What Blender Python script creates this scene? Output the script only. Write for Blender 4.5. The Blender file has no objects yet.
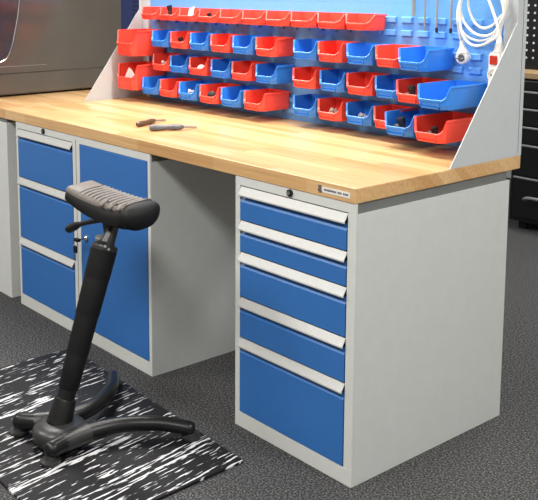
import bpy, bmesh, math, random
from mathutils import Vector, Matrix
random.seed(7)
S = bpy.context.scene
C = S.collection
PI = math.pi

# ------------------------------------------------------------------ materials
def lin(c):
    return tuple((x / 12.92 if x <= 0.04045 else ((x + 0.055) / 1.055) ** 2.4) for x in (v / 255 for v in c)) + (1,)

def mat(name, rgb, rough=0.5, metal=0.0, var=0.04, scale=30, bump=0.0, bscale=200, coat=0.0, spec=0.5):
    m = bpy.data.materials.new(name); m.use_nodes = True
    nt = m.node_tree; b = nt.nodes['Principled BSDF']
    b.inputs['Roughness'].default_value = rough
    b.inputs['Metallic'].default_value = metal
    b.inputs['Coat Weight'].default_value = coat
    b.inputs['Specular IOR Level'].default_value = spec
    tc = nt.nodes.new('ShaderNodeTexCoord')
    n = nt.nodes.new('ShaderNodeTexNoise'); n.inputs['Scale'].default_value = scale; n.inputs['Detail'].default_value = 3
    nt.links.new(tc.outputs['Object'], n.inputs['Vector'])
    r = nt.nodes.new('ShaderNodeValToRGB')
    c = lin(rgb)
    r.color_ramp.elements[0].position = 0.3; r.color_ramp.elements[1].position = 0.7
    r.color_ramp.elements[0].color = tuple(x * (1 - var) for x in c[:3]) + (1,)
    r.color_ramp.elements[1].color = tuple(min(1, x * (1 + var)) for x in c[:3]) + (1,)
    nt.links.new(n.outputs['Fac'], r.inputs['Fac'])
    nt.links.new(r.outputs['Color'], b.inputs['Base Color'])
    if bump:
        n2 = nt.nodes.new('ShaderNodeTexNoise'); n2.inputs['Scale'].default_value = bscale
        nt.links.new(tc.outputs['Object'], n2.inputs['Vector'])
        bp = nt.nodes.new('ShaderNodeBump'); bp.inputs['Strength'].default_value = bump; bp.inputs['Distance'].default_value = 0.002
        nt.links.new(n2.outputs['Fac'], bp.inputs['Height'])
        nt.links.new(bp.outputs['Normal'], b.inputs['Normal'])
    return m

M = {}
M['grey'] = mat('light grey powder coat', (205, 207, 203), 0.5, var=0.02, bump=0.08, bscale=400)
M['side'] = mat('light grey side sheet', (199, 202, 200), 0.5, var=0.02, bump=0.08, bscale=400)
M['panel'] = mat('bench panel powder coat', (188, 193, 195), 0.5, var=0.02, bump=0.08, bscale=400)
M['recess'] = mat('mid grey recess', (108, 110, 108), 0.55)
M['blue'] = mat('blue powder coat', (48, 106, 174), 0.42, var=0.03, bump=0.08, bscale=400)
M['alu'] = mat('brushed aluminium grip', (192, 192, 188), 0.42, metal=0.1, var=0.03, scale=60)
M['board'] = mat('louvred board blue', (102, 162, 226), 0.42, var=0.03)
M['binred'] = mat('red bin plastic', (238, 76, 60), 0.36, var=0.03)
M['binblue'] = mat('blue bin plastic', (48, 126, 216), 0.34, var=0.03)
M['black'] = mat('black rubber', (12, 12, 13), 0.6, var=0.1, bump=0.15, spec=0.3)
M['blackgloss'] = mat('black plastic', (17, 17, 18), 0.34, var=0.06, spec=0.35)
M['dkgrey'] = mat('dark grey plastic', (40, 40, 40), 0.38, var=0.06)
M['taupe'] = mat('worn grey brown foam', (100, 92, 86), 0.5, var=0.12, scale=60)  # lit sheen and rib highlights of the seat top, put into the colour
M['chrome'] = mat('chrome', (215, 215, 215), 0.15, metal=1.0, var=0.02)
M['steel'] = mat('steel', (165, 165, 165), 0.38, metal=0.7, var=0.05)
M['white'] = mat('white plastic', (238, 236, 228), 0.35, var=0.01)
M['socket'] = mat('ivory socket plastic', (222, 218, 204), 0.4, var=0.02)
M['redsw'] = mat('red rocker plastic', (200, 52, 34), 0.25, var=0.02)
M['bgblack'] = mat('black tool cabinet paint', (12, 12, 14), 0.4, var=0.08)
M['strip'] = mat('silver drawer strip', (150, 152, 155), 0.4, metal=0.5)
M['bgwood'] = mat('pale worktop wood', (168, 140, 100), 0.5, var=0.08)
M['navy'] = mat('navy locker paint', (17, 34, 84), 0.5, var=0.05)
M['hole'] = mat('dark holes', (8, 9, 14), 0.8)
M['wall'] = mat('off white wall paint', (196, 194, 190), 0.8, var=0.02)
M['ceil'] = mat('ceiling white', (222, 222, 220), 0.85, var=0.02)
M['brownh'] = mat('brown handle plastic', (92, 70, 50), 0.4, var=0.25, scale=120)
M['greyh'] = mat('grey handle plastic', (92, 92, 98), 0.35, var=0.12, scale=90)
M['paper'] = mat('white paper', (240, 240, 236), 0.7)
M['bits'] = mat('pale fittings', (205, 200, 190), 0.45, var=0.2, scale=200)
M['darkbits'] = mat('dark fittings', (28, 26, 26), 0.4, var=0.3, scale=200)
M['plate'] = mat('white sticker', (226, 224, 218), 0.4, var=0.01)
M['ink'] = mat('grey ink', (92, 92, 96), 0.6)

def machine_mat():
    m = mat('glossy dark grey panel', (88, 84, 78), 0.16, var=0.10, scale=3, coat=0.35)
    return m
M['machine'] = machine_mat()
M['pane'] = mat('dark glass pane', (66, 62, 64), 0.12, var=0.05, coat=0.3)

def wood():
    m = bpy.data.materials.new('beech block worktop'); m.use_nodes = True
    nt = m.node_tree; N = nt.nodes; L = nt.links; b = N['Principled BSDF']
    b.inputs['Roughness'].default_value = 0.3
    tc = N.new('ShaderNodeTexCoord'); sx = N.new('ShaderNodeSeparateXYZ'); L.new(tc.outputs['Object'], sx.inputs[0])
    ad = N.new('ShaderNodeMath'); L.new(sx.outputs['Y'], ad.inputs[0]); L.new(sx.outputs['Z'], ad.inputs[1])
    cx = N.new('ShaderNodeCombineXYZ'); L.new(sx.outputs['X'], cx.inputs['X']); L.new(ad.outputs[0], cx.inputs['Y'])
    br = N.new('ShaderNodeTexBrick')
    br.offset = 0.37; br.inputs['Scale'].default_value = 1.0
    br.inputs['Brick Width'].default_value = 0.42; br.inputs['Row Height'].default_value = 0.043
    br.inputs['Mortar Size'].default_value = 0.0006; br.inputs['Mortar Smooth'].default_value = 0.6
    br.inputs['Color1'].default_value = lin((226, 190, 140)); br.inputs['Color2'].default_value = lin((203, 158, 104))
    br.inputs['Mortar'].default_value = lin((186, 144, 90))
    L.new(cx.outputs[0], br.inputs['Vector'])
    mp = N.new('ShaderNodeMapping'); mp.inputs['Scale'].default_value = (3, 90, 90); L.new(tc.outputs['Object'], mp.inputs[0])
    n = N.new('ShaderNodeTexNoise'); n.inputs['Scale'].default_value = 1.0; n.inputs['Detail'].default_value = 5; L.new(mp.outputs[0], n.inputs['Vector'])
    r = N.new('ShaderNodeValToRGB'); r.color_ramp.elements[0].position = 0.3; r.color_ramp.elements[1].position = 0.72
    r.color_ramp.elements[0].color = lin((214, 200, 184)); r.color_ramp.elements[1].color = (1, 1, 1, 1)
    L.new(n.outputs['Fac'], r.inputs[0])
    mx = N.new('ShaderNodeMix'); mx.data_type = 'RGBA'; mx.blend_type = 'MULTIPLY'; mx.inputs['Factor'].default_value = 0.6
    L.new(br.outputs['Color'], mx.inputs['A']); L.new(r.outputs['Color'], mx.inputs['B'])
    L.new(mx.outputs['Result'], b.inputs['Base Color'])
    return m
M['wood'] = wood()

def carpet():
    m = bpy.data.materials.new('charcoal carpet'); m.use_nodes = True
    nt = m.node_tree; N = nt.nodes; L = nt.links; b = N['Principled BSDF']
    b.inputs['Roughness'].default_value = 0.95; b.inputs['Specular IOR Level'].default_value = 0.15
    tc = N.new('ShaderNodeTexCoord')
    n = N.new('ShaderNodeTexNoise'); n.inputs['Scale'].default_value = 165; n.inputs['Detail'].default_value = 4; n.inputs['Roughness'].default_value = 0.7
    L.new(tc.outputs['Object'], n.inputs['Vector'])
    r = N.new('ShaderNodeValToRGB'); e = r.color_ramp.elements
    e[0].position = 0.38; e[0].color = lin((32, 32, 33)); e[1].position = 0.68; e[1].color = lin((132, 131, 129))
    x = e.new(0.51); x.color = lin((68, 68, 69))
    L.new(n.outputs['Fac'], r.inputs[0]); L.new(r.outputs['Color'], b.inputs['Base Color'])
    bp = N.new('ShaderNodeBump'); bp.inputs['Strength'].default_value = 0.6; bp.inputs['Distance'].default_value = 0.006
    L.new(n.outputs['Fac'], bp.inputs['Height']); L.new(bp.outputs['Normal'], b.inputs['Normal'])
    return m
M['carpet'] = carpet()

def matmat():
    m = bpy.data.materials.new('black mat with white streaks'); m.use_nodes = True
    nt = m.node_tree; N = nt.nodes; L = nt.links; b = N['Principled BSDF']
    b.inputs['Roughness'].default_value = 0.55; b.inputs['Specular IOR Level'].default_value = 0.25
    tc = N.new('ShaderNodeTexCoord')
    rt = N.new('ShaderNodeMapping'); rt.inputs['Rotation'].default_value = (0, 0, math.radians(-7)); L.new(tc.outputs['Object'], rt.inputs[0])
    def streak(sx, sy, det, rough):
        mp = N.new('ShaderNodeMapping'); mp.inputs['Scale'].default_value = (sx, sy, 1); L.new(rt.outputs[0], mp.inputs[0])
        n = N.new('ShaderNodeTexNoise'); n.inputs['Scale'].default_value = 1.0; n.inputs['Detail'].default_value = det; n.inputs['Roughness'].default_value = rough
        L.new(mp.outputs[0], n.inputs['Vector']); return n
    n = streak(125, 13, 2.0, 0.55)
    n2 = streak(70, 1.1, 1.0, 0.5)
    a = N.new('ShaderNodeMath'); a.operation = 'MULTIPLY_ADD'; a.inputs[1].default_value = 0.7
    L.new(n2.outputs['Fac'], a.inputs[0]); L.new(n.outputs['Fac'], a.inputs[2])
    r = N.new('ShaderNodeValToRGB'); e = r.color_ramp.elements
    e[0].position = 0.945; e[0].color = lin((17, 16, 19)); e[1].position = 0.995; e[1].color = lin((206, 206, 208))
    L.new(a.outputs[0], r.inputs[0]); L.new(r.outputs['Color'], b.inputs['Base Color'])
    return m
M['mat'] = matmat()

def pegmat():
    m = bpy.data.materials.new('black pegboard with pale holes'); m.use_nodes = True
    nt = m.node_tree; N = nt.nodes; L = nt.links; b = N['Principled BSDF']
    b.inputs['Roughness'].default_value = 0.5
    tc = N.new('ShaderNodeTexCoord'); s = N.new('ShaderNodeSeparateXYZ'); L.new(tc.outputs['Object'], s.inputs[0])
    acc = []
    for ax in 'XZ':
        d = N.new('ShaderNodeMath'); d.operation = 'MULTIPLY'; d.inputs[1].default_value = 1 / 0.043; L.new(s.outputs[ax], d.inputs[0])
        f = N.new('ShaderNodeMath'); f.operation = 'FRACT'; L.new(d.outputs[0], f.inputs[0])
        u = N.new('ShaderNodeMath'); u.operation = 'SUBTRACT'; u.inputs[1].default_value = 0.5; L.new(f.outputs[0], u.inputs[0])
        p = N.new('ShaderNodeMath'); p.operation = 'POWER'; p.inputs[1].default_value = 2; L.new(u.outputs[0], p.inputs[0])
        acc.append(p)
    a = N.new('ShaderNodeMath'); L.new(acc[0].outputs[0], a.inputs[0]); L.new(acc[1].outputs[0], a.inputs[1])
    c = N.new('ShaderNodeMath'); c.operation = 'LESS_THAN'; c.inputs[1].default_value = 0.024; L.new(a.outputs[0], c.inputs[0])
    r = N.new('ShaderNodeMix'); r.data_type = 'RGBA'; r.inputs['A'].default_value = lin((9, 9, 11)); r.inputs['B'].default_value = lin((215, 215, 215))
    L.new(c.outputs[0], r.inputs['Factor']); L.new(r.outputs['Result'], b.inputs['Base Color'])
    return m
M['peg'] = pegmat()

# ------------------------------------------------------------------ mesh helpers
def NB(): return bmesh.new()

def box(bm, x0, x1, y0, y1, z0, z1, bev=0.0, seg=2):
    r = bmesh.ops.create_cube(bm, size=1)
    vs = r['verts']
    for v in vs:
        v.co = Vector(((x0 + x1) / 2 + v.co.x * (x1 - x0), (y0 + y1) / 2 + v.co.y * (y1 - y0), (z0 + z1) / 2 + v.co.z * (z1 - z0)))
    if bev > 0:
        es = list({e for v in vs for e in v.link_edges})
        bmesh.ops.bevel(bm, geom=es, offset=bev, segments=seg, profile=0.5, affect='EDGES')
    return bm

def prism(bm, pts, axis, a0, a1):
    """extrude a 2D outline along an axis: 'x' -> pts are (y,z); 'y' -> (x,z); 'z' -> (x,y)"""
    def P(p, a):
        return {'x': (a, p[0], p[1]), 'y': (p[0], a, p[1]), 'z': (p[0], p[1], a)}[axis]
    A = [bm.verts.new(P(p, a0)) for p in pts]; B = [bm.verts.new(P(p, a1)) for p in pts]
    n = len(pts)
    bm.faces.new(A); bm.faces.new(B[::-1])
    for i in range(n):
        bm.faces.new((A[i], B[i], B[(i + 1) % n], A[(i + 1) % n]))
    return bm

def frame_at(d):
    d = d.normalized()
    up = Vector((0, 0, 1)) if abs(d.z) < 0.95 else Vector((1, 0, 0))
    u = d.cross(up).normalized(); v = u.cross(d).normalized()
    return u, v

def tube(bm, pts, rad, seg=12, cap=True, flat=1.0):
    pts = [Vector(p) for p in pts]; n = len(pts)
    if not isinstance(rad, (list, tuple)): rad = [rad] * n
    rings = []; pu = None
    for i, p in enumerate(pts):
        d = (pts[min(i + 1, n - 1)] - pts[max(i - 1, 0)])
        if d.length < 1e-9: d = Vector((0, 0, 1))
        d.normalize()
        if pu is None: u, v = frame_at(d)
        else:
            u = (pu - d * pu.dot(d))
            u = u.normalized() if u.length > 1e-6 else frame_at(d)[0]
            v = u.cross(d).normalized()
        pu = u
        rings.append([bm.verts.new(p + u * math.cos(2 * PI * k / seg) * rad[i] + v * math.sin(2 * PI * k / seg) * rad[i] * flat) for k in range(seg)])
    for a, b in zip(rings, rings[1:]):
        for k in range(seg):
            bm.faces.new((a[k], a[(k + 1) % seg], b[(k + 1) % seg], b[k]))
    if cap:
        bm.faces.new(rings[0][::-1]); bm.faces.new(rings[-1])
    return bm

def smooth_path(ctrl, n=8):
    P = [Vector(p) for p in ctrl]; out = []
    for i in range(len(P) - 1):
        p0 = P[max(i - 1, 0)]; p1 = P[i]; p2 = P[i + 1]; p3 = P[min(i + 2, len(P) - 1)]
        for k in range(n):
            t = k / n
            out.append(0.5 * ((2 * p1) + (p2 - p0) * t + (2 * p0 - 5 * p1 + 4 * p2 - p3) * t * t + (-p0 + 3 * p1 - 3 * p2 + p3) * t ** 3))
    out.append(P[-1]); return out

def lathe(bm, prof, seg=24, base=Vector((0, 0, 0)), axis=Vector((0, 0, 1))):
    axis = Vector(axis).normalized(); base = Vector(base)
    pts = [base + axis * z for r, z in prof]
    u, v = frame_at(axis)
    rings = []
    for (r, z), p in zip(prof, pts):
        rr = max(r, 1e-5)
        rings.append([bm.verts.new(p + (u * math.cos(2 * PI * k / seg) + v * math.sin(2 * PI * k / seg)) * rr) for k in range(seg)])
    for a, b in zip(rings, rings[1:]):
        for k in range(seg):
            bm.faces.new((a[k], a[(k + 1) % seg], b[(k + 1) % seg], b[k]))
    bm.faces.new(rings[0][::-1]); bm.faces.new(rings[-1])
    return bm

def origin(o):
    if o is None: return Vector((0, 0, 0))
    v = o.location.copy()
    return v + origin(o.parent)

def obj(name, bm, m, parent=None, smooth=False, angle=35, loc=None):
    """bm is written in world coordinates (or about loc if given and no parent)"""
    bmesh.ops.recalc_face_normals(bm, faces=bm.faces)
    base = origin(parent)
    if base.length > 0: bmesh.ops.translate(bm, verts=bm.verts, vec=-base)
    me = bpy.data.meshes.new(name); bm.to_mesh(me); bm.free()
    me.materials.append(m if not isinstance(m, str) else M[m])
    if smooth:
        me.polygons.foreach_set('use_smooth', [True] * len(me.polygons))
        try: me.set_sharp_from_angle(angle=math.radians(angle))
        except Exception: pass
    o = bpy.data.objects.new(name, me); C.objects.link(o)
    if parent: o.parent = parent
    return o

def thing(name, label, cat, loc=(0, 0, 0), group=None):
    o = bpy.data.objects.new(name, None); C.objects.link(o); o.empty_display_size = 0.05
    o.location = loc; o['label'] = label; o['category'] = cat
    if group: o['group'] = group
    return o

def tag(o, label, cat, group=None):
    o['label'] = label; o['category'] = cat
    if group: o['group'] = group
    return o

def recentre(o):
    """put a lone mesh's origin at its base"""
    me = o.data
    xs = [v.co.x for v in me.vertices]; ys = [v.co.y for v in me.vertices]; zs = [v.co.z for v in me.vertices]
    c = Vector(((min(xs) + max(xs)) / 2, (min(ys) + max(ys)) / 2, min(zs)))
    me.transform(Matrix.Translation(-c)); o.location = c
    return o

def struct(name, bm, m):
    o = obj(name, bm, m); o['kind'] = 'structure'; return o

# ------------------------------------------------------------------ room
XL, XR, YF, YB, ZC = -4.6, 4.4, -4.6, 4.0, 3.0
struct('floor', box(NB(), XL - .1, XR + .1, YF - .1, YB + .1, -0.1, 0), 'carpet')
struct('ceiling', box(NB(), XL - .1, XR + .1, YF - .1, YB + .1, ZC, ZC + .1), 'ceil')
struct('wall_back', box(NB(), XL, XR, YB, YB + .1, 0, ZC), 'wall')
struct('wall_front', box(NB(), XL, XR, YF - .1, YF, 0, ZC), 'wall')
struct('wall_left', box(NB(), XL - .1, XL, YF, YB, 0, ZC), 'wall')
struct('wall_right', box(NB(), XR, XR + .1, YF, YB, 0, ZC), 'wall')

# ------------------------------------------------------------------ workbench cabinets
W, D, T = 0.499, 0.714, 0.044          # cabinet width, depth, worktop thickness
ZT = 0.86; ZB = ZT - T                 # worktop top and underside

def carcass(x0, x1, cols, root, gap_top=True):
    """sheet metal carcass: sides, back, bottom, dividers, front flanges; cols = list of (x0,x1) openings"""
    bm = NB()
    e = 0.006
    top = ZB - 0.03
    box(bm, x0, x0 + e, 0.008, D, 0.0, top); box(bm, x1 - e, x1, 0.008, D, 0.0, top)
    box(bm, x0 + e, x1 - e, D - e, D, 0.0, top)
    box(bm, x0 + e, x1 - e, 0.02, D - e, 0.03, 0.036)
    box(bm, x0 + e, x1 - e, 0.02, D - e, top - e, top)
    obj('carcass', bm, 'side', root)
    fr = NB()
    box(fr, x0, x1, 0.0, 0.008, 0.0, 0.050, 0.001)
    box(fr, x0, x1, 0.0, 0.008, 0.788, ZB, 0.001)
    edges = [x0] + [v for c in cols for v in c] + [x1]
    for a, b in zip(edges[0::2], edges[1::2]):
        box(fr, a, b, 0.0, 0.008, 0.050, 0.788, 0.001)
    # groove beside each outer corner fold
    obj('front_frame', fr, 'grey', root)
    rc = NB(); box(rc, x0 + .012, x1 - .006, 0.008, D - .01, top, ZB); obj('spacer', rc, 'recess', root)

def drawer(x0, x1, z0, z1, root):
    g = 0.0025
    bm = NB()
    zt = z1 - 0.033
    # folded front: flat face, chamfered top edge falling back under the grip
    prism(bm, [(0.016, z0 + g), (-0.002, z0 + g), (-0.002, zt - 0.017), (0.010, zt), (0.016, zt)], 'x', x0 + g, x1 - g)
    box(bm, x0 + g + .01, x1 - g - .01, 0.016, D - 0.08, z0 + 0.02, zt - .03)
    d = obj('drawer', bm, 'blue', root)
    h = NB()
    prism(h, [(0.010, z1 - g), (0.003, z1 - g), (-0.0125, z1 - 0.025), (-0.0125, z1 - 0.029), (-0.0095, z1 - 0.0295),
              (-0.009, z1 - 0.024), (0.004, z1 - 0.007), (0.010, z1 - 0.007)], 'x', x0 + g, x1 - g)
    obj('drawer_grip', h, 'alu', d)
    return d

def lock(x, z, root):
    bm = NB(); lathe(bm, [(0.011, 0), (0.011, 0.006), (0.008, 0.008)], 20, (x, 0.0, z), (0, -1, 0))
    l = obj('lock', bm, 'blackgloss', root, True)
    k = NB(); lathe(k, [(0.0055, 0.0), (0.0055, 0.0095)], 14, (x, 0, z), (0, -1, 0)); box(k, x - .001, x + .001, -0.011, -0.008, z - .004, z + .004)
    obj('lock_cylinder', k, 'steel', l)

rc = thing('drawer_cabinet', 'light grey cabinet with five blue drawers under the right end of the worktop', 'cabinet', (W / 2, D / 2, 0))
carcass(0, W, [(0.022, 0.470)], rc)
zs = [0.787, 0.679, 0.578, 0.432, 0.300, 0.051]
for a, b in zip(zs, zs[1:]): drawer(0.022, 0.470, b, a, rc)
lock(0.245, 0.803, rc)

LX0, LX1 = -1.459, -0.4585
lc = thing('drawer_cabinet', 'light grey cabinet with three blue drawers and a blue door beside the sit-stand stool', 'cabinet', ((LX0 + LX1) / 2, D / 2, 0))
carcass(LX0, LX1, [(-1.441, -0.986), (-0.933, -0.475)], lc)
zs = [0.787, 0.577, 0.309, 0.051]
for a, b in zip(zs, zs[1:]): drawer(-1.441, -0.986, b, a, lc)
lock(-1.214, 0.803, lc)
bm = NB(); box(bm, -0.9605, -0.9585, -0.0012, 0.004, 0.0, 0.80); obj('seam', bm, 'recess', lc)
bm = NB(); box(bm, -0.931, -0.477, -0.002, 0.016, 0.053, 0.787, 0.002); dr = obj('door', bm, 'blue', lc)
bm = NB(); lathe(bm, [(0.013, 0), (0.013, 0.006), (0.010, 0.010)], 20, (-0.891, -0.002, 0.421), (0, -1, 0)); dl = obj('lock', bm, 'chrome', dr, True)

kr = thing('key_bunch', 'key with black head and spare key hanging in the lock of the blue door', 'keys', (-0.891, -0.012, 0.38))
bm = NB(); box(bm, -0.894, -0.888, -0.036, -0.012, 0.4195, 0.4225, 0.001)
box(bm, -0.905, -0.877, -0.052, -0.034, 0.4145, 0.4275, 0.003); obj('key', bm, 'blackgloss', kr)
bm = NB(); tube(bm, [(-0.900 + .014 * math.cos(a), -0.047 , 0.405 + .014 * math.sin(a)) for a in [2 * PI * i / 20 for i in range(21)]], 0.0014, 6, False); obj('ring', bm, 'chrome', kr, True)
bm = NB(); box(bm, -0.913, -0.889, -0.050, -0.043, 0.368, 0.397, 0.003); sk = obj('key_head', bm, 'blackgloss', kr)
bm = NB(); box(bm, -0.904, -0.898, -0.048, -0.045, 0.335, 0.368); obj('key_blade', bm, 'steel', sk)

# unit at the far left end
nb = thing('cabinet', 'light grey cabinet cut off by the left edge, left of the blue drawers', 'cabinet', (-1.9, D / 2, 0))
bm = NB(); box(bm, -2.25, -1.546, 0.0, D, 0.0, ZB - 0.018, 0.002); obj('carcass', bm, 'grey', nb)
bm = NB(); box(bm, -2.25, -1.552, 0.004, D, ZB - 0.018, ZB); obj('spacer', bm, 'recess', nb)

# worktops
bm = NB(); box(bm, -1.5575, 0.4985, -0.003, 0.772, ZB, ZT, 0.003)
wt = recentre(tag(obj('worktop', bm, 'wood'), 'long light beech block worktop lying on the blue-fronted cabinets', 'worktop'))
bm = NB(); box(bm, -2.60, -1.5595, -0.003, 0.90, ZB, ZT, 0.003)
wl = recentre(tag(obj('worktop', bm, 'wood'), 'beech worktop at the far left under the dark glossy machine, butted to the long one', 'worktop'))
# maker's plate on the front edge
pl = thing('name_plate', 'small white sticker with a dark mark on the front edge of the long worktop', 'sticker', (0.42, -0.0032, 0.83))
bm = NB(); box(bm, 0.377, 0.480, -0.0045, -0.0032, 0.8295, 0.8455); obj('plate', bm, 'plate', pl)
bm = NB()
prism(bm, [(0.359, 0.848), (0.372, 0.848), (0.369, 0.838), (0.375, 0.829), (0.366, 0.826), (0.358, 0.832), (0.362, 0.840)], 'y', -0.0045, -0.0032)
obj('emblem', bm, 'ink', pl)
bm = NB(); x = 0.383
for wd in [.004, .005, .003, .005, .004, .004, .005, .003, .004, None, .004, .003, .005, None, .005, .003, .004, .004]:
    if wd is None: x += .004; continue
    box(bm, x, x + wd, -0.0050, -0.0045, 0.8350, 0.8405); x += wd + .0012
obj('lettering', bm, 'ink', pl)

# ------------------------------------------------------------------ rear panels
ZP = 1.85
def side_panel(xo, sgn, label):
    """xo = outer face, sgn = direction towards the bench inside"""
    r = thing('side_panel', label, 'panel', (xo + sgn * .02, .74, ZT))
    t = 0.003
    bm = NB()
    prism(bm, [(0.405, ZT), (0.722, 1.281), (0.722, ZP), (0.772, ZP), (0.772, ZT)], 'x', xo, xo + sgn * t)
    obj('sheet', bm, 'panel', r)
    bm = NB(); a, b = sorted((xo + sgn * .0032, xo + sgn * .058))
    box(bm, a, b, 0.736, 0.772, ZT, ZP, 0.003); obj('upright', bm, 'panel', r)
    bm = NB(); a, b = sorted((xo - sgn * .0006, xo + sgn * .001))
    box(bm, a, b, 0.752, 0.754, ZT + .01, ZP); obj('fold_line', bm, 'recess', r)
    return r
side_panel(0.4985, -1, 'grey gusset panel standing on the right end of the worktop, power strip behind it')
side_panel(-1.5570, 1, 'pale grey gusset panel standing on the left end of the worktop beside large red bins')

BX0, BX1 = -1.498, 0.440
def louvred(z0, z1, zrows, name, label):
    pitch, fw, fh, out = 0.0715, 0.050, 0.020, 0.011
    xs = [BX0]; x = BX0 + 0.02
    cells = set()
    while x + fw < BX1 - .005:
        xs += [x, x + fw]; x += pitch
    xs.append(BX1)
    zl = [z0]; rows = []
    for zz in sorted(zrows):
        zl += [zz, zz + fh]
    zl.append(z1)
    bm = NB(); yb = 0.748
    V = [[bm.verts.new((x, yb, z)) for z in zl] for x in xs]
    for i in range(len(xs) - 1):
        for j in range(len(zl) - 1):
            a, b, c, d = V[i][j], V[i + 1][j], V[i + 1][j + 1], V[i][j + 1]
            if i % 2 == 1 and j % 2 == 1 and i < len(xs) - 2:
                p = bm.verts.new((xs[i] + .002, yb - out, zl[j])); q = bm.verts.new((xs[i + 1] - .002, yb - out, zl[j]))
                p2 = bm.verts.new((xs[i] + .002, yb - out, zl[j] + .0165)); q2 = bm.verts.new((xs[i + 1] - .002, yb - out, zl[j] + .0165))
                bm.faces.new((p, q, q2, p2)); bm.faces.new((p2, q2, c, d))
                bm.faces.new((a, p, p2, d)); bm.faces.new((b, c, q2, q)); bm.faces.new((a, b, q, p))
            else:
                bm.faces.new((a, b, c, d))
    # rim folded backwards and back face
    ring = [V[0][0], V[-1][0], V[-1][-1], V[0][-1]]
    per = [V[i][0] for i in range(len(xs))] + [V[-1][j] for j in range(1, len(zl))] + [V[i][-1] for i in range(len(xs) - 2, -1, -1)] + [V[0][j] for j in range(len(zl) - 2, 0, -1)]
    back = [bm.verts.new((v.co.x, 0.766, v.co.z)) for v in per]
    n = len(per)
    for i in range(n): bm.faces.new((per[i], back[i], back[(i + 1) % n], per[(i + 1) % n]))
    bm.faces.new(back)
    return recentre(tag(obj(name, bm, 'board'), label, 'wall panel'))
rowsz = []
for k in range(4): rowsz += [1.268 - .112 * k, 1.222 - .112 * k]
louvred(ZT, 1.334, rowsz, 'louvred_board', 'blue louvred panel behind all the red and blue bins')
rowsz = []
for k in range(4): rowsz += [1.40 + .112 * k, 1.446 + .112 * k]
louvred(1.3346, ZP, rowsz, 'louvred_board', 'upper blue louvred panel, only its lower edge in view above the top row of bins')

# ------------------------------------------------------------------ storage bins
YR = 0.731
def bin_proto(name, w, d, h, fw, lip, m):
    c = (w - fw) / 2
    t = 0.0022
    plan = [(w / 2, 0), (w / 2, -(d - c))]
    hts = [h, h]
    for k, f in ((.22, .80), (.42, .58), (.68, .47)):
        plan.append((w / 2 - c * k, -(d - c) - c * k)); hts.append(h * (lip + (1 - lip) * (f - .42) / .58 if f > .42 else lip))
    plan.append((fw / 2, -d)); hts.append(h * lip)
    n = len(plan)
    plan = plan + [(-x, y) for x, y in plan[::-1]]; hts = hts + hts[::-1]
    cy = -d / 2
    def ring(off, zf, taper=0.0, back=0.0):
        out = []
        for (x, y), H in zip(plan, hts):
            sx = 1 + 2 * off / w - taper; sy = 1 + 2 * off / d
            yy = cy + (y - cy) * sy
            if y < -d * .6: yy += back
            out.append((x * sx, yy, zf(H)))
        return out
    bm = NB()
    R = [ring(0, lambda H: 0.0, 0.07, 0.006), ring(0, lambda H: h * .2, 0.03, 0.0), ring(0, lambda H: H - .0085), ring(.0035, lambda H: H - .0065), ring(.0035, lambda H: H - .0012), ring(.0022, lambda H: H),
         ring(-t, lambda H: H), ring(-t, lambda H: t + .001, 0.07, 0.006)]
    RV = [[bm.verts.new(p) for p in r] for r in R]
    N = len(plan)
    for a, b in zip(RV, RV[1:]):
        for k in range(N):
            bm.faces.new((a[k], a[(k + 1) % N], b[(k + 1) % N], b[k]))
    bm.faces.new(RV[0][::-1]); bm.faces.new(RV[-1])
    o = obj(name, bm, m)
    bm = NB()
    zc = h * lip * .62
    a = fw / 2 - .004
    box(bm, -a, a, -d - .0026, -d + .002, zc + h * .045, zc + h * .085); box(bm, -a, a, -d - .0026, -d + .003, h * .06, h * .10)
    box(bm, -a, -a + .003, -d - .0026, -d + .003, h * .06, zc + h * .05); box(bm, a - .003, a, -d - .0026, -d + .003, h * .06, zc + h * .05)
    obj('label_slot', bm, m, o)
    bm = NB(); box(bm, -w * .3, w * .3, -.001, .010, h - .012, h - .002); obj('hanging_lip', bm, m, o)
    return o

protos = {}
TYPES = {'tiny': (0.134, 0.083, 0.057, 0.080, .46), 'small': (0.118, 0.111, 0.072, 0.078, .42), 'mid': (0.118, 0.151, 0.072, 0.078, .42),
         'long': (0.118, 0.188, 0.073, 0.078, .42), 'deep': (0.122, 0.211, 0.074, 0.082, .42), 'big': (0.150, 0.178, 0.117, 0.108, .50)}
order = ['first', 'second', 'third', 'fourth', 'fifth', 'sixth', 'seventh', 'eighth', 'ninth', 'tenth', 'eleventh', 'twelfth', 'thirteenth']

def place_bin(kind, col, xl, z, label, group, tilt=0.0):
    key = (kind, col)
    w, d, h, fw, lip = TYPES[kind]
    if key not in protos:
        o = bin_proto('storage_bin', w, d, h, fw, lip, M['binred'] if col == 'red' else M['binblue'])
        protos[key] = o
    else:
        src = protos[key]; o = src.copy(); C.objects.link(o)
        for ch in src.children:
            c = ch.copy(); C.objects.link(c); c.parent = o
    xl += {'tiny': .007, 'small': .011, 'mid': .012, 'long': .012, 'deep': .012, 'big': .002}[kind]
    o.location = (xl + fw / 2, YR, z); o.rotation_euler = (-tilt, 0, 0)
    tag(o, label, 'bin', group)
    return o

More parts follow.
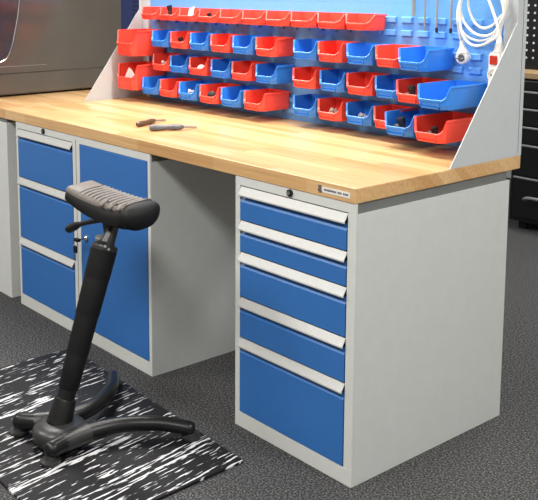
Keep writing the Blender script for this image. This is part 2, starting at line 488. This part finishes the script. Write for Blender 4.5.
Z1, Z2, Z3, Z4 = 1.238, 1.119, 1.012, 0.905
def where(i, n): return order[i]
row_names = {1: 'top row', 2: 'second row', 3: 'third row', 4: 'bottom row'}
hold = {(1, 1): 'with a black part', (1, 2): 'with a white slip', (1, 3): 'with a dark part',
        (2, 2): 'with a dark bit', (3, 0): 'with a white paper', (3, 1): 'with pale bits', (3, 3): 'with a white highlight blob', (3, 11): 'with a black part',
        (4, 2): 'with pale bits', (4, 3): 'with a black round cap', (4, 7): 'with small bits', (4, 8): 'with small bits', (4, 10): 'with a black tool', (4, 11): 'with a dark part'}
rows = {
 1: [('tiny', 'red', -1.435 + .1425 * i) for i in range(10)],
 2: [('big', 'red', -1.495)] + [('small', c, x) for c, x in zip(['blue', 'red', 'blue', 'red', 'blue', 'red'], [-1.32 + .142 * i for i in range(6)])]
    + [('small', c, x) for c, x in zip(['blue', 'red', 'blue', 'red'], [-.396, -.266, -.123, .012])] + [('mid', 'blue', .146)],
 3: [('big', 'red', -1.495)] + [('small', c, x) for c, x in zip(['red', 'blue', 'red', 'blue', 'red', 'blue'], [-1.315, -1.182, -1.043, -.893, -.757, -.609])]
    + [('small', c, x) for c, x in zip(['red', 'blue', 'red', 'blue'], [-.397, -.254, -.120, .013])] + [('mid', 'red', .140), ('deep', 'blue', .277)],
 4: [('mid', c, x) for c, x in zip(['blue', 'red', 'blue', 'red', 'blue', 'red'], [-1.344, -1.207, -1.066, -.920, -.779, -.635])]
    + [('small', c, x) for c, x in zip(['blue', 'red', 'blue', 'red'], [-.393, -.262, -.120, .010])] + [('long', 'blue', .126), ('deep', 'red', .268)],
}
size_word = {'tiny': 'low', 'small': 'small', 'mid': 'small', 'long': 'longer', 'deep': 'long', 'big': 'large'}
bins = {}
for rn, lst in rows.items():
    cnt = {}
    for i, (kind, col, xl) in enumerate(lst):
        z = {1: Z1, 2: Z2, 3: Z3, 4: Z4}[rn]
        if kind == 'big': z = 1.072 if rn == 2 else 0.915
        h = hold.get((rn, i), '')
        if kind == 'big':
            lab = 'large red bin at the left end of the ' + ('second row, empty front shut off by the one below' if rn == 2 else 'third row with a white paper')
            if rn == 2: lab = 'upper of two large red bins at the left end'
            else: lab = 'lower of two large red bins at the left end, holding a white paper'
        else:
            seq = order[i]
            if i == len(lst) - 1: pos = 'at the right end of the ' + row_names[rn]
            elif i == 0: pos = 'at the left end of the ' + row_names[rn]
            elif rn == 4 and kind == 'long': pos = 'second from the right end of the bottom row'
            else: pos = seq + ' from left in the ' + row_names[rn]
            lab = ' '.join(f'{size_word[kind]} {col} bin {h} {pos}'.split())
        grp = {1: 'low red bins in the top row'}.get(rn, 'large red bins' if kind == 'big' else 'red and blue bins on the louvred board')
        bins[(rn, i)] = place_bin(kind, col, xl, z, lab, grp, 0.0)

# things lying in the bins
def lump(bm, c, s, n=5, r=0.4):
    for k in range(n):
        q = NB(); bmesh.ops.create_icosphere(q, subdivisions=1, radius=1)
        off = Vector((random.uniform(-1, 1) * s[0] * .55, random.uniform(-1, 1) * s[1] * .55, 0))
        rot = Matrix.Rotation(random.uniform(0, 3), 3, 'Z')
        for v in q.verts:
            p = rot @ Vector((v.co.x * s[0] * .55, v.co.y * s[1] * .45, v.co.z * s[2] * .5 + s[2] * .5))
            v.co = c + off + p
        me = bpy.data.meshes.new('tmp'); q.to_mesh(me); q.free(); bm.from_mesh(me); bpy.data.meshes.remove(me)
def in_bin(rn, i, dx=0.0, dy=0.0):
    o = bins[(rn, i)]; k, col, xl = rows[rn][i]; w, d, h, fw, lip = TYPES[k]
    return Vector((o.location.x + dx, YR - d + .03 + dy, o.location.z + .0045)), h * lip, h
def put(name, bm, m, label, cat, group=None, smooth=True):
    o = obj(name, bm, m, None, smooth); recentre(o); tag(o, label, cat, group); return o

def connector(c, L, W_, H, tall, m, label, name='pipe_fitting', cat='fitting'):
    bm = NB()
    tube(bm, [(c.x - L / 2, c.y, c.z + W_), (c.x - L * .1, c.y, c.z + W_), (c.x - L * .1 + .001, c.y, c.z + W_), (c.x + L / 2, c.y + .008, c.z + W_)], [W_, W_, W_ * .7, W_ * .7], 10)
    tube(bm, [(c.x, c.y, c.z + W_), (c.x - .004, c.y, c.z + tall * .7), (c.x - .004, c.y, c.z + tall * .7 + .0005), (c.x - .006, c.y - .004, c.z + tall)], [W_ * .75, W_ * .75, W_ * .95, W_ * .95], 10)
    return put(name, bm, m, label, cat)
c, l, h = in_bin(1, 1); connector(c, .05, .013, .02, .062, 'darkbits', 'black part sticking out of the second bin of the top row')
c, l, h = in_bin(1, 2)
bm = NB(); prism(bm, [(c.x - .022, c.z), (c.x + .016, c.z), (c.x + .034, c.z + .062), (c.x - .004, c.z + .050)], 'y', c.y, c.y + .0015); put('paper_slip', bm, 'paper', 'white slip sticking out of the third bin of the top row', 'paper', smooth=False)
c, l, h = in_bin(1, 3); connector(c, .046, .011, .02, .036, 'darkbits', 'dark part lying in the fourth bin of the top row')
c, l, h = in_bin(2, 2); connector(c, .03, .012, .02, .044, 'darkbits', 'small dark bit in the leftmost small red bin of the second row')
c, l, h = in_bin(3, 0, .0, .005)
bm = NB(); prism(bm, [(c.x - .052, c.z + .045), (c.x - .030, c.z), (c.x + .040, c.z), (c.x + .040, c.z + .055), (c.x + .002, c.z + .088), (c.x - .016, c.z + .094)], 'y', c.y, c.y + .003)
put('paper_sheet', bm, 'paper', 'white folded paper standing in the lower large red bin', 'paper', smooth=False)
def pile(rn, i, m, label, name='plastic_fitting', hh=.036, n=7):
    c, l, h = in_bin(rn, i); bm = NB()
    bmesh_c = c
    tube(bm, [(c.x - .026, c.y, c.z + .009), (c.x + .026, c.y + .006, c.z + .009)], .009, 8)
    tube(bm, [(c.x - .020, c.y + .012, c.z + .009), (c.x + .006, c.y - .008, c.z + hh)], .0065, 8)
    tube(bm, [(c.x + .022, c.y + .014, c.z + .009), (c.x + .012, c.y + .001, c.z + hh * .95)], .0065, 8)
    lathe(bm, [(.010, 0), (.010, .008), (.006, .009)], 10, (c.x - .004, c.y + .004, c.z + hh * .6), (0.3, -.5, 1))
    return put(name, bm, m, label, 'fitting', 'small fittings lying in bins')
pile(3, 1, 'bits', 'pale fittings lying in the leftmost small red bin of the third row')
c, l, h = in_bin(3, 3, .004, .004)
bm = NB(); lathe(bm, [(.008, 0), (.018, 0), (.018, .018), (.008, .018)], 22, c + Vector((0, .002, .018)), (.55, -.75, .35)); put('highlight_blob', bm, 'paper', 'white highlight blob modelled in a small red bin of the third row', 'highlight')  # solid white ring modelled in place of a highlight
c, l, h = in_bin(3, 11); connector(c, .055, .014, .02, .050, 'darkbits', 'black part lying in the rightmost red bin of the third row')
pile(4, 2, 'bits', 'pale fittings heaped in the second blue bin of the bottom row')
c, l, h = in_bin(4, 3, .006, 0)
bm = NB(); lathe(bm, [(.014, 0), (.016, .004), (.016, .018), (.010, .022)], 20, c + Vector((0, 0, .028)), (.5, -.8, .2)); put('round_cap', bm, 'darkbits', 'black round cap in the second red bin of the bottom row', 'cap')
pile(4, 7, 'bits', 'small pale fittings in a red bin of the bottom row, right of the gap')
pile(4, 8, 'bits', 'small pale fittings in the blue bin of the bottom row beside another filled red bin', hh=.032)
c, l, h = in_bin(4, 10, -.004, .01); o = connector(c, .06, .015, .02, .052, 'darkbits', 'black tool lying in the longer blue bin near the right end of the bottom row', 'hand_tool', 'tool')
c, l, h = in_bin(4, 11, .004, .012); connector(c, .055, .013, .02, .040, 'darkbits', 'dark part lying in the long red bin at the right end of the bottom row')

# ------------------------------------------------------------------ hanging tools (only their shafts reach into view)
for i, (x, z0, r, lab) in enumerate([(0.089, 1.292, .0062, 'short thick steel shaft hanging leftmost in front of the blue louvred board'),
                                (0.138, 1.242, .0034, 'thin steel rod hanging second from left on the blue board'),
                                (0.188, 1.243, .0038, 'thin steel rod hanging third from left on the blue board'),
                                (0.245, 1.243, .0042, 'dark-tipped steel rod hanging nearest the white cable coil')]):
    t = thing('hanging_tool', lab, 'tool', (x, .728, z0), 'steel tools hanging on the blue board')
    bm = NB(); tube(bm, [(x, .728, z0), (x, .728, 1.44)], r, 10); obj('shaft', bm, 'steel', t, True)
    bm = NB(); lathe(bm, [(.006, 0), (.012, .008), (.012, .085), (.008, .095)], 14, (x, .726, 1.44)); obj('handle', bm, 'blackgloss', t, True)
    if i >= 2:
        bm = NB(); tube(bm, [(x, .728, z0 - .004), (x, .728, z0 + .012)], r + .0012, 10); obj('tip', bm, 'darkbits', t)

# ------------------------------------------------------------------ power strip with coiled cable
ps = thing('power_strip', 'white power strip with red switch and coiled white cable hanging by the right panel', 'power strip', (0.42, .725, 0.98))
YS = 0.722
bm = NB()
def strip_x(z): return 0.428 - (1.165 - z) * 0.10
prism(bm, [(0.411, 1.182), (0.419, 1.192), (0.453, 1.192), (0.461, 1.182), (0.460, 0.945), (0.453, 0.935), (0.419, 0.935), (0.411, 0.945)], 'y', 0.700, 0.733)
bmesh.ops.bevel(bm, geom=[e for e in bm.edges], offset=0.006, segments=2, affect='EDGES'); obj('housing', bm, 'white', ps, True)
bm = NB(); box(bm, 0.421, 0.446, 0.693, 0.703, 1.149, 1.178, 0.003); sw = obj('switch', bm, 'redsw', ps)
for z in (1.116, 1.062, 1.008):
    x = 0.4355
    bm = NB(); lathe(bm, [(.0225, 0), (.0225, .004), (.0185, .005), (.0175, .0028)], 26, (x, .701, z), (0, -1, 0)); so = obj('socket', bm, 'socket', ps, True)
    bm = NB()
    for s in (-.0085, .0085): lathe(bm, [(.003, 0), (.003, .002)], 10, (x + s, .6985, z), (0, -1, 0))
    obj('pin_hole', bm, 'ink', so)
# tapered cable boot
bm = NB(); lathe(bm, [(.0175, 0), (.014, .014), (.0095, .034), (.007, .05)], 14, (0.440, .716, 1.188), (0, 0, 1)); obj('cable_boot', bm, 'white', ps, True)
# cable: from the boot up, several loops on a hook, then down to the plug
rng = random.Random(3)
path = [(0.440, .716, 1.232), (0.446, .714, 1.27)]
y = .712
for cx, rx, zb, zt_ in [(.392, .070, 1.262, 1.420), (.378, .086, 1.222, 1.412), (.394, .080, 1.238, 1.424), (.386, .080, 1.206, 1.416)]:
    rz = (zt_ - zb) / 2; zc = (zt_ + zb) / 2
    for a in range(0, 360, 30):
        th = math.radians(a)
        path.append((cx + rx * math.cos(th) + .006 * math.sin(2 * th + zb * 90), y, zc + rz * math.sin(th)))
        y -= .0007
path += [(0.400, y, 1.385), (0.345, y, 1.395), (0.318, y, 1.35), (0.306, y + .004, 1.28), (0.306, .706, 1.21)]
bm = NB(); tube(bm, smooth_path(path, 6), 0.0042, 8); obj('cable', bm, 'white', ps, True)
bm = NB(); lathe(bm, [(.006, 0), (.008, .02), (.016, .036), (.021, .044)], 16, (0.306, .706, 1.222), (.15, -.0, -1)); pb = obj('plug', bm, 'white', ps, True)
bm = NB(); lathe(bm, [(.017, 0), (.0215, .004), (.0215, .026), (.019, .029)], 22, (0.311, .722, 1.166), (0.15, -1, -.1)); obj('plug_face', bm, 'white', pb, True)
bm = NB()
for s in (-.008, .008): tube(bm, [(0.316 + s, .69, 1.163), (0.318 + s, .674, 1.162)], .0026, 8)
obj('pin', bm, 'steel', pb, True)
bm = NB(); lathe(bm, [(.012, 0), (.012, .0015)], 16, (0.3155, .6935, 1.1625), (0.15, -1, -.1)); obj('plug_recess', bm, 'ink', pb)
bm = NB(); tube(bm, [(.372, .75, 1.385), (.372, .69, 1.385), (.372, .68, 1.40)], .004, 8)
hk = recentre(tag(obj('cable_hook', bm, 'steel'), 'steel hook on the board above the coiled white cable', 'hook'))

# ------------------------------------------------------------------ tools on the worktop
def hand_tool(label, p0, p1, p2, r, hm, name):
    t = thing(name, label, 'tool', (p0[0], p0[1], ZT))
    a, b, c = (Vector((p[0], p[1], ZT + r + .0008)) for p in (p0, p1, p2))
    d = (b - a); L = d.length
    bm = NB(); lathe(bm, [(r * .6, 0), (r * .95, L * .05), (r, L * .25), (r * .82, L * .5), (r, L * .75), (r * .8, L * .94), (r * .5, L)], 14, a, d); obj('handle', bm, hm, t, True)
    c.z = ZT + .004
    bm = NB(); tube(bm, [b - d.normalized() * .004, b + (c - b) * .8, c], [.0042, .0036, .0028], 10); obj('blade', bm, 'steel', t, True)
    return t
hand_tool('short screwdriver with brown handle lying on the worktop, farther of two', (-.752, .148), (-.792, .262), (-.815, .330), .0105, 'brownh', 'screwdriver')
hand_tool('grey-handled screwdriver lying on the worktop, nearer of the two tools', (-.645, .130), (-.586, .246), (-.592, .312), .0115, 'greyh', 'screwdriver')

# ------------------------------------------------------------------ mat
bm = NB()
MT = 0.010
prism(bm, [(0.207, -0.142), (-0.86, -0.098), (-0.86, -0.745), (0.222, -0.765)], 'z', 0.0005, MT)
fm = tag(obj('floor_mat', bm, 'mat'), 'black anti-fatigue mat with white streaks under the stool', 'mat')
bmod = fm.modifiers.new('soft edge', 'BEVEL'); bmod.width = .004; bmod.segments = 2

# ------------------------------------------------------------------ stool
st = thing('leaning_stool', 'black sit-stand stool leaning towards the cabinets on the streaked mat', 'stool', (-.235, -.52, MT))
hc = Vector((-.218, -.517, 0))
axis = (Vector((-.247, -.318, .62)) - Vector((-.230, -.509, .085))).normalized()
# hub
bm = NB()
lathe(bm, [(.078, .018), (.084, .026), (.084, .052), (.076, .064), (.050, .071), (.03, .072)], 32, (hc.x, hc.y, MT))
obj('hub', bm, 'dkgrey', st, True, 50)
def leg(pts, rads):
    bm = NB(); P = smooth_path(pts, 7)
    R = []
    for i in range(len(P)):
        f = i / (len(P) - 1) * (len(rads) - 1); k = min(int(f), len(rads) - 2); R.append(rads[k] + (rads[k + 1] - rads[k]) * (f - k))
    # rounded ends
    P = [P[0] + (P[0] - P[1]).normalized() * R[0] * .75, P[0] + (P[0] - P[1]).normalized() * R[0] * .5] + P + [P[-1] + (P[-1] - P[-2]).normalized() * R[-1] * .5, P[-1] + (P[-1] - P[-2]).normalized() * R[-1] * .75]
    R = [R[0] * .45, R[0] * .85] + R + [R[-1] * .85, R[-1] * .45]
    tube(bm, P, R, 16)
    return obj('leg', bm, 'blackgloss', st, True, 60)
z0 = MT + .040
legs = [
 leg([(-0.1380, -0.5920, z0), (-0.1480, -0.5330, z0 + .002), (-0.1510, -0.4580, z0 + .004), (-0.1230, -0.3530, z0 + .008), (-0.0630, -0.2580, z0 + .006), (0.0000, -0.1840, z0 - .008)], [.026, .028, .028, .025, .0225, .022]),
 leg([(-0.3600, -0.5800, z0), (-0.3060, -0.5280, z0 + .002), (-0.2800, -0.4530, z0 + .004), (-0.2880, -0.3480, z0 + .008), (-0.3630, -0.2380, z0 + .006), (-0.4700, -0.1580, z0 - .008)], [.026, .028, .028, .025, .0225, .022]),
]
# collars where the short ends plug into the hub
bm = NB(); tube(bm, [(-0.1485, -0.5480, z0), (-0.1515, -0.5030, z0 + .002), (-0.1510, -0.4580, z0 + .003)], .0302, 18); obj('leg_collar', bm, 'dkgrey', legs[0], True)
bm = NB(); tube(bm, [(-0.3220, -0.5480, z0), (-0.2930, -0.5030, z0 + .002), (-0.2810, -0.4580, z0 + .003)], .0302, 18); obj('leg_collar', bm, 'dkgrey', legs[1], True)
for (x, y, lg) in [(-.148, -.609, 0), (-.374, -.594, 1), (-.011, -.194, 0), (-.484, -.168, 1)]:
    x += .012; y += .012
    bm = NB(); lathe(bm, [(.027, 0), (.031, .003), (.031, .010), (.018, .014), (.014, .026)], 22, (x, y, MT + .0004)); obj('foot_pad', bm, 'dkgrey', legs[lg], True, 50)
# column
b0 = Vector((-.230, -.512, MT + .062))
bm = NB(); lathe(bm, [(.041, 0), (.038, .025), (.0345, .070), (.0325, .076), (.028, .078)], 24, b0, axis); col = obj('column_socket', bm, 'blackgloss', st, True, 40)
bm = NB(); lathe(bm, [(.0285, .070), (.0285, .16)], 20, b0, axis); obj('piston', bm, 'blackgloss', st, True)
bm = NB()
prof = [(.029, .105), (.032, .110), (.0335, .21)]
for k, (za, zb, r0, r1) in enumerate([(.21, .335, .0345, .036), (.335, .452, .0375, .0400), (.452, .535, .0410, .0420)]):
    prof += [(r0 - .001, za + .001), (r0, za + .004), (r1, zb - .004)]
prof += [(.0425, .540), (.036, .546)]
lathe(bm, prof, 28, b0, axis); obj('sleeve', bm, 'black', st, True, 30)
bm = NB(); lathe(bm, [(.041, .540), (.043, .548), (.040, .557), (.022, .566)], 24, b0, axis); obj('column_cap', bm, 'dkgrey', st, True, 40)
top = b0 + axis * .56
# tilt head
seatc = Vector((-.262, -.292, .722))
bm = NB(); tube(bm, [top - axis * .01, top + axis * .03, Vector((-.268, -.300, .675)), Vector((-.272, -.298, .700))], [.014, .012, .020, .024], 12); hd = obj('tilt_bracket', bm, 'blackgloss', st, True)
bm = NB(); lathe(bm, [(.006, -.012), (.013, -.010), (.013, .010), (.006, .012)], 14, top + Vector((-.015, -.012, .014)), (0.3, -.3, 1)); obj('spring_pin', bm, 'steel', hd, True)
bm = NB()
tube(bm, [top + Vector((.020, -.004, -.012)), top + Vector((.022, -.006, .012)), Vector((-.232, -.300, .655)), Vector((-.238, -.296, .700))], [.021, .023, .016, .024], 12); obj('yoke', bm, 'dkgrey', hd, True)
bm = NB(); box(bm, -.285, -.225, -.318, -.272, .664, .700, .006); obj('seat_mount', bm, 'blackgloss', hd)
for a in ((.036, -.022, .004), (.038, -.012, -.006)):
    bm = NB(); lathe(bm, [(.005, 0), (.005, .007), (.003, .009)], 10, top + Vector(a), (.75, -.55, .2)); obj('bolt', bm, 'steel', hd, True)
# lever
bm = NB(); tube(bm, smooth_path([(-.270, -.305, .670), (-.330, -.310, .654), (-.405, -.312, .630), (-.450, -.313, .612), (-.482, -.314, .598), (-.494, -.314, .591)], 5), [.0085] * 12 + [.010, .012, .0135, .014, .0145, .015, .0155, .0155, .015, .0145, .0135, .012, .010, .006], 14); obj('lever', bm, 'blackgloss', st, True, 60)

# seat: lofted bolster with a saddle shaped top and swollen ends
SX, SL = -.266, .199
def seat_top(u): return .7455 + .006 * u * u - .004 * u + (.007 * math.exp(-((u - .82) / .16) ** 2))
def seat_sections():
    secs = []
    n = 40
    for i in range(n + 1):
        u = -1 + 2 * i / n
        endf = 1 - max(0, (abs(u) - .86) / .14) ** 2.4 * .62
        x = SX + u * SL
        hw = (.066 + .004 * u) * endf
        zt = seat_top(u)
        th = (.060 + .017 * u + .012 * (1 - u * u)) * endf
        secs.append((x, u, hw, zt, th, endf))
    return secs
bm = NB(); rings = []
for (x, u, hw, zt, th, ef) in seat_sections():
    ring = []
    zc = zt - .034
    for k in range(32):
        a = 2 * PI * k / 32
        ca, sa = math.cos(a), math.sin(a)
        p = 2 / 3.0
        yy = math.copysign(abs(ca) ** p, ca) * hw
        zz = math.copysign(abs(sa) ** p, sa)
        top_h = .034 * ef; bot_h = th - .032 * ef
        z = zc + (zz * top_h if sa > 0 else zz * bot_h)
        # keel: underside narrows and lies forward of the mount; front of the middle dips like a saddle nose
        if sa < 0: yy *= 1 - .22 * abs(sa)
        if ca < 0 and sa > -.2: z -= .016 * (1 - u * u) * (-ca) ** 2
        ring.append(bm.verts.new((x + .02 * (-yy / .08) * .2, -.292 + yy, z + yy * .06)))
    rings.append(ring)
for a, b in zip(rings, rings[1:]):
    for k in range(32): bm.faces.new((a[k], a[(k + 1) % 32], b[(k + 1) % 32], b[k]))
bm.faces.new(rings[0][::-1]); bm.faces.new(rings[-1])
se = obj('seat', bm, 'black', st, True, 60)
# ribbed top pad following the seat
bm = NB(); n = 200; grid = []
for i in range(n + 1):
    u = -.90 + 1.66 * i / n
    x = SX + u * SL
    zt = seat_top(u)
    row = []
    for j in range(13):
        v = -1 + 2 * j / 12
        yy = v * .056
        edge = max(0, abs(v) - .8) / .2
        z = zt + .0025 - edge ** 2 * .006 + yy * .06
        if v < 0: z -= .016 * (1 - u * u) * (yy / .066) ** 2
        inr = (-.55 < u < .72) and v > -.7
        if inr: z += -.0075 * (0.5 + 0.5 * math.cos((u + .55) * 2 * PI / .115)) ** 2 * min(1, (.9 - abs(v)) * 6)
        row.append(bm.verts.new((x + .02 * (-yy / .08) * .2, -.292 + yy, z)))
    grid.append(row)
low = []
for i in range(n):
    for j in range(12):
        bm.faces.new((grid[i][j], grid[i + 1][j], grid[i + 1][j + 1], grid[i][j + 1]))
per = [grid[i][0] for i in range(n + 1)] + [grid[n][j] for j in range(1, 13)] + [grid[i][12] for i in range(n - 1, -1, -1)] + [grid[0][j] for j in range(11, 0, -1)]
lo = [bm.verts.new((v.co.x, v.co.y, v.co.z - .012)) for v in per]
for i in range(len(per)): bm.faces.new((per[i], per[(i + 1) % len(per)], lo[(i + 1) % len(per)], lo[i]))
bm.faces.new(lo)
obj('ribbed_pad', bm, 'taupe', se, True, 60)
for u in (.22, .46, .70):
    x = SX + u * SL
    bm = NB(); tube(bm, [(x, -.356, seat_top(u) - .015), (x - .002, -.325, seat_top(u) - .001)], [.0055, .004], 10); obj('rib_end', bm, 'taupe', se, True)

# ------------------------------------------------------------------ machine at the left
mc = thing('machine', 'glossy dark grey machine with a curved silver trim line, cut off at the upper left', 'machine', (-2.2, .45, ZT))
MX = -1.93
bm = NB(); prism(bm, [(-2.58, ZT + .010), (MX - .006, ZT + .010), (MX - .001, ZT + .016), (MX - .002, 0.968), (MX - .006, 0.971), (MX, 0.976), (MX, 1.75), (-2.58, 1.75)], 'y', 0.02, 0.865); obj('housing', bm, 'machine', mc)
bm = NB(); box(bm, -2.55, MX - .02, 0.05, 0.83, ZT, ZT + .012); obj('base', bm, 'black', mc)
bm = NB(); prism(bm, [(.03, 1.03), (.168, 1.032), (.196, 1.042), (.216, 1.070), (.236, 1.120), (.250, 1.182), (.266, 1.250), (.278, 1.326), (.290, 1.40), (.306, 1.55), (.31, 1.70), (.03, 1.70)], 'x', MX - .003, MX + .0015); wn = obj('window_pane', bm, 'pane', mc)
trim_pts = [(MX + .003, .03, 1.03), (MX + .003, .150, 1.030), (MX + .003, .175, 1.034), (MX + .003, .198, 1.046), (MX + .003, .218, 1.075), (MX + .003, .236, 1.120), (MX + .003, .251, 1.182), (MX + .003, .267, 1.250), (MX + .003, .279, 1.326), (MX + .003, .292, 1.41), (MX + .003, .306, 1.55)]
bm = NB(); tube(bm, smooth_path(trim_pts, 4), 0.0042, 8); obj('silver_trim', bm, 'chrome', mc, True)
bm = NB(); box(bm, MX, MX + .0012, .05, .42, 1.006, 1.0085); obj('crease', bm, 'steel', mc)

# ------------------------------------------------------------------ navy locker behind
lk = thing('locker', 'navy blue metal locker with a patch of vent holes, behind the dark machine', 'locker', (-2.9, 1.9, 0))
bm = NB(); box(bm, -3.15, -2.30, 1.62, 2.10, 0.0, 2.0, 0.006); obj('carcass', bm, 'navy', lk)
bm = NB(); box(bm, -3.13, -2.725, 1.606, 1.62, 0.06, 1.96, 0.004); da = obj('door', bm, 'navy', lk)
bm = NB(); box(bm, -2.715, -2.32, 1.606, 1.62, 0.06, 1.96, 0.004); db = obj('door', bm, 'navy', lk)
bm = NB()
for i in range(6):
    for j in range(6):
        lathe(bm, [(.0085, 0), (.0085, .002)], 10, (-2.69 - .0 + .0 + i * .028 - .21, 1.6065, 1.17 + j * .028), (0, -1, 0))
vh = obj('vent_holes', bm, 'hole', da)

# ------------------------------------------------------------------ black tool storage, right background
tb = thing('tool_cabinet', 'black tool cabinet with silver drawer strips in the right background', 'cabinet', (-.4, 3.1, 0))
TX0, TX1, TY = -0.845, 0.10, 2.80
bm = NB(); box(bm, TX0, TX1, TY, TY + .6, 0.05, 0.872, 0.004); obj('carcass', bm, 'bgblack', tb)
for x in (TX0 + .06, TX1 - .06):
    for y in (TY + .06, TY + .54):
        bm = NB(); lathe(bm, [(.03, 0), (.03, .05)], 14, (x, y, 0)); obj('foot', bm, 'black', tb, True)
zl = [0.862, 0.806, 0.708, 0.606, 0.504, 0.318, 0.075]
for k, (a, b) in enumerate(zip(zl, zl[1:])):
    bm = NB(); box(bm, TX0 + .03, TX1 - .03, TY - .018, TY, b + .004, a - .004, .003); d = obj('drawer', bm, 'bgblack', tb)
    if k > 0:
        bm = NB(); box(bm, TX0 + .03, TX1 - .03, TY - .027, TY - .018, a - .016, a - .005, .002); obj('drawer_strip', bm, 'strip', d)
    if k == 5:
        bm = NB(); tube(bm, smooth_path([(-.735, TY - .016, .185), (-.728, TY - .045, .195), (-.69, TY - .056, .208), (-.61, TY - .056, .208), (-.572, TY - .045, .195), (-.565, TY - .016, .185)], 5), .009, 10); obj('bow_handle', bm, 'strip', d, True)
bm = NB(); box(bm, -1.74, -1.68, TY + .02, TY + .58, 0, 0.872, .004); obj('support_panel', bm, 'bgblack', tb)
bm = NB(); box(bm, -1.75, TX1 + .01, TY - .03, TY + .62, 0.872, 0.905, .003)
recentre(tag(obj('bench_top', bm, 'bgwood'), 'pale wooden top lying on the black tool cabinet in the right background', 'worktop'))
pg = thing('pegboard', 'black pegboard with pale holes standing on the wooden top in the right background', 'pegboard', (-.4, 2.98, .905))
bm = NB(); box(bm, -1.72, TX1, 2.98, 3.0, 0.905, 1.75); obj('perforated_sheet', bm, 'peg', pg)
bm = NB(); box(bm, -1.71, TX1 - .01, 2.95, 2.98, 0.9055, 0.955); obj('lower_rail', bm, 'bgblack', pg)

# ------------------------------------------------------------------ lights
def area(name, loc, sx, sy, power, col=(1, 1, 1), rot=(0, 0, 0), spread=180):
    l = bpy.data.lights.new(name, 'AREA'); l.shape = 'RECTANGLE'; l.size = sx; l.size_y = sy; l.energy = power; l.color = col
    l.spread = math.radians(spread)
    o = bpy.data.objects.new(name, l); C.objects.link(o); o.location = loc; o.rotation_euler = rot
    return o
area('bench_lamp_light', (-.45, .46, 2.02), 1.7, .12, 24, (1, .96, .90), (math.radians(0), 0, 0), 140)
for i, (x, y) in enumerate([(-2.4, -2.2), (0.2, -2.2), (2.6, -2.2), (-2.4, .4), (2.6, .4), (0.3, 2.6)]):
    area('ceiling_fill', (x, y, 2.95), 1.2, .6, 80, (1, .985, .95))  # unseen fill lights, added to brighten the upright faces
w = bpy.data.worlds.new('World'); S.world = w; w.use_nodes = True
w.node_tree.nodes['Background'].inputs[0].default_value = (.8, .85, .9, 1); w.node_tree.nodes['Background'].inputs[1].default_value = 0.05

# ------------------------------------------------------------------ camera
cam = bpy.data.cameras.new('Camera'); co = bpy.data.objects.new('Camera', cam); C.objects.link(co)
F, CX, CY = 933.96, 201.35, 110.24
yaw, pitch, roll = -0.8995, -0.1373, -0.0029
fwd = Vector((math.sin(yaw) * math.cos(pitch), math.cos(yaw) * math.cos(pitch), math.sin(pitch)))
right = Vector((math.cos(yaw), -math.sin(yaw), 0)); up = right.cross(fwd)
r2 = right * math.cos(roll) + up * math.sin(roll); u2 = -right * math.sin(roll) + up * math.cos(roll)
co.matrix_world = Matrix(((r2.x, u2.x, -fwd.x, 2.162), (r2.y, u2.y, -fwd.y, -1.8523), (r2.z, u2.z, -fwd.z, 1.4127), (0, 0, 0, 1)))
cam.sensor_fit = 'HORIZONTAL'; cam.sensor_width = 36.0; cam.lens = F / 538 * 36
cam.shift_x = (269 - CX) / 538; cam.shift_y = (CY - 250) / 538
cam.clip_start = 0.05
S.camera = co
S.view_settings.view_transform = 'Standard'; S.view_settings.look = 'None'; S.view_settings.gamma = 1.0
S.view_settings.use_curve_mapping = False
S.view_settings.exposure = 0.0
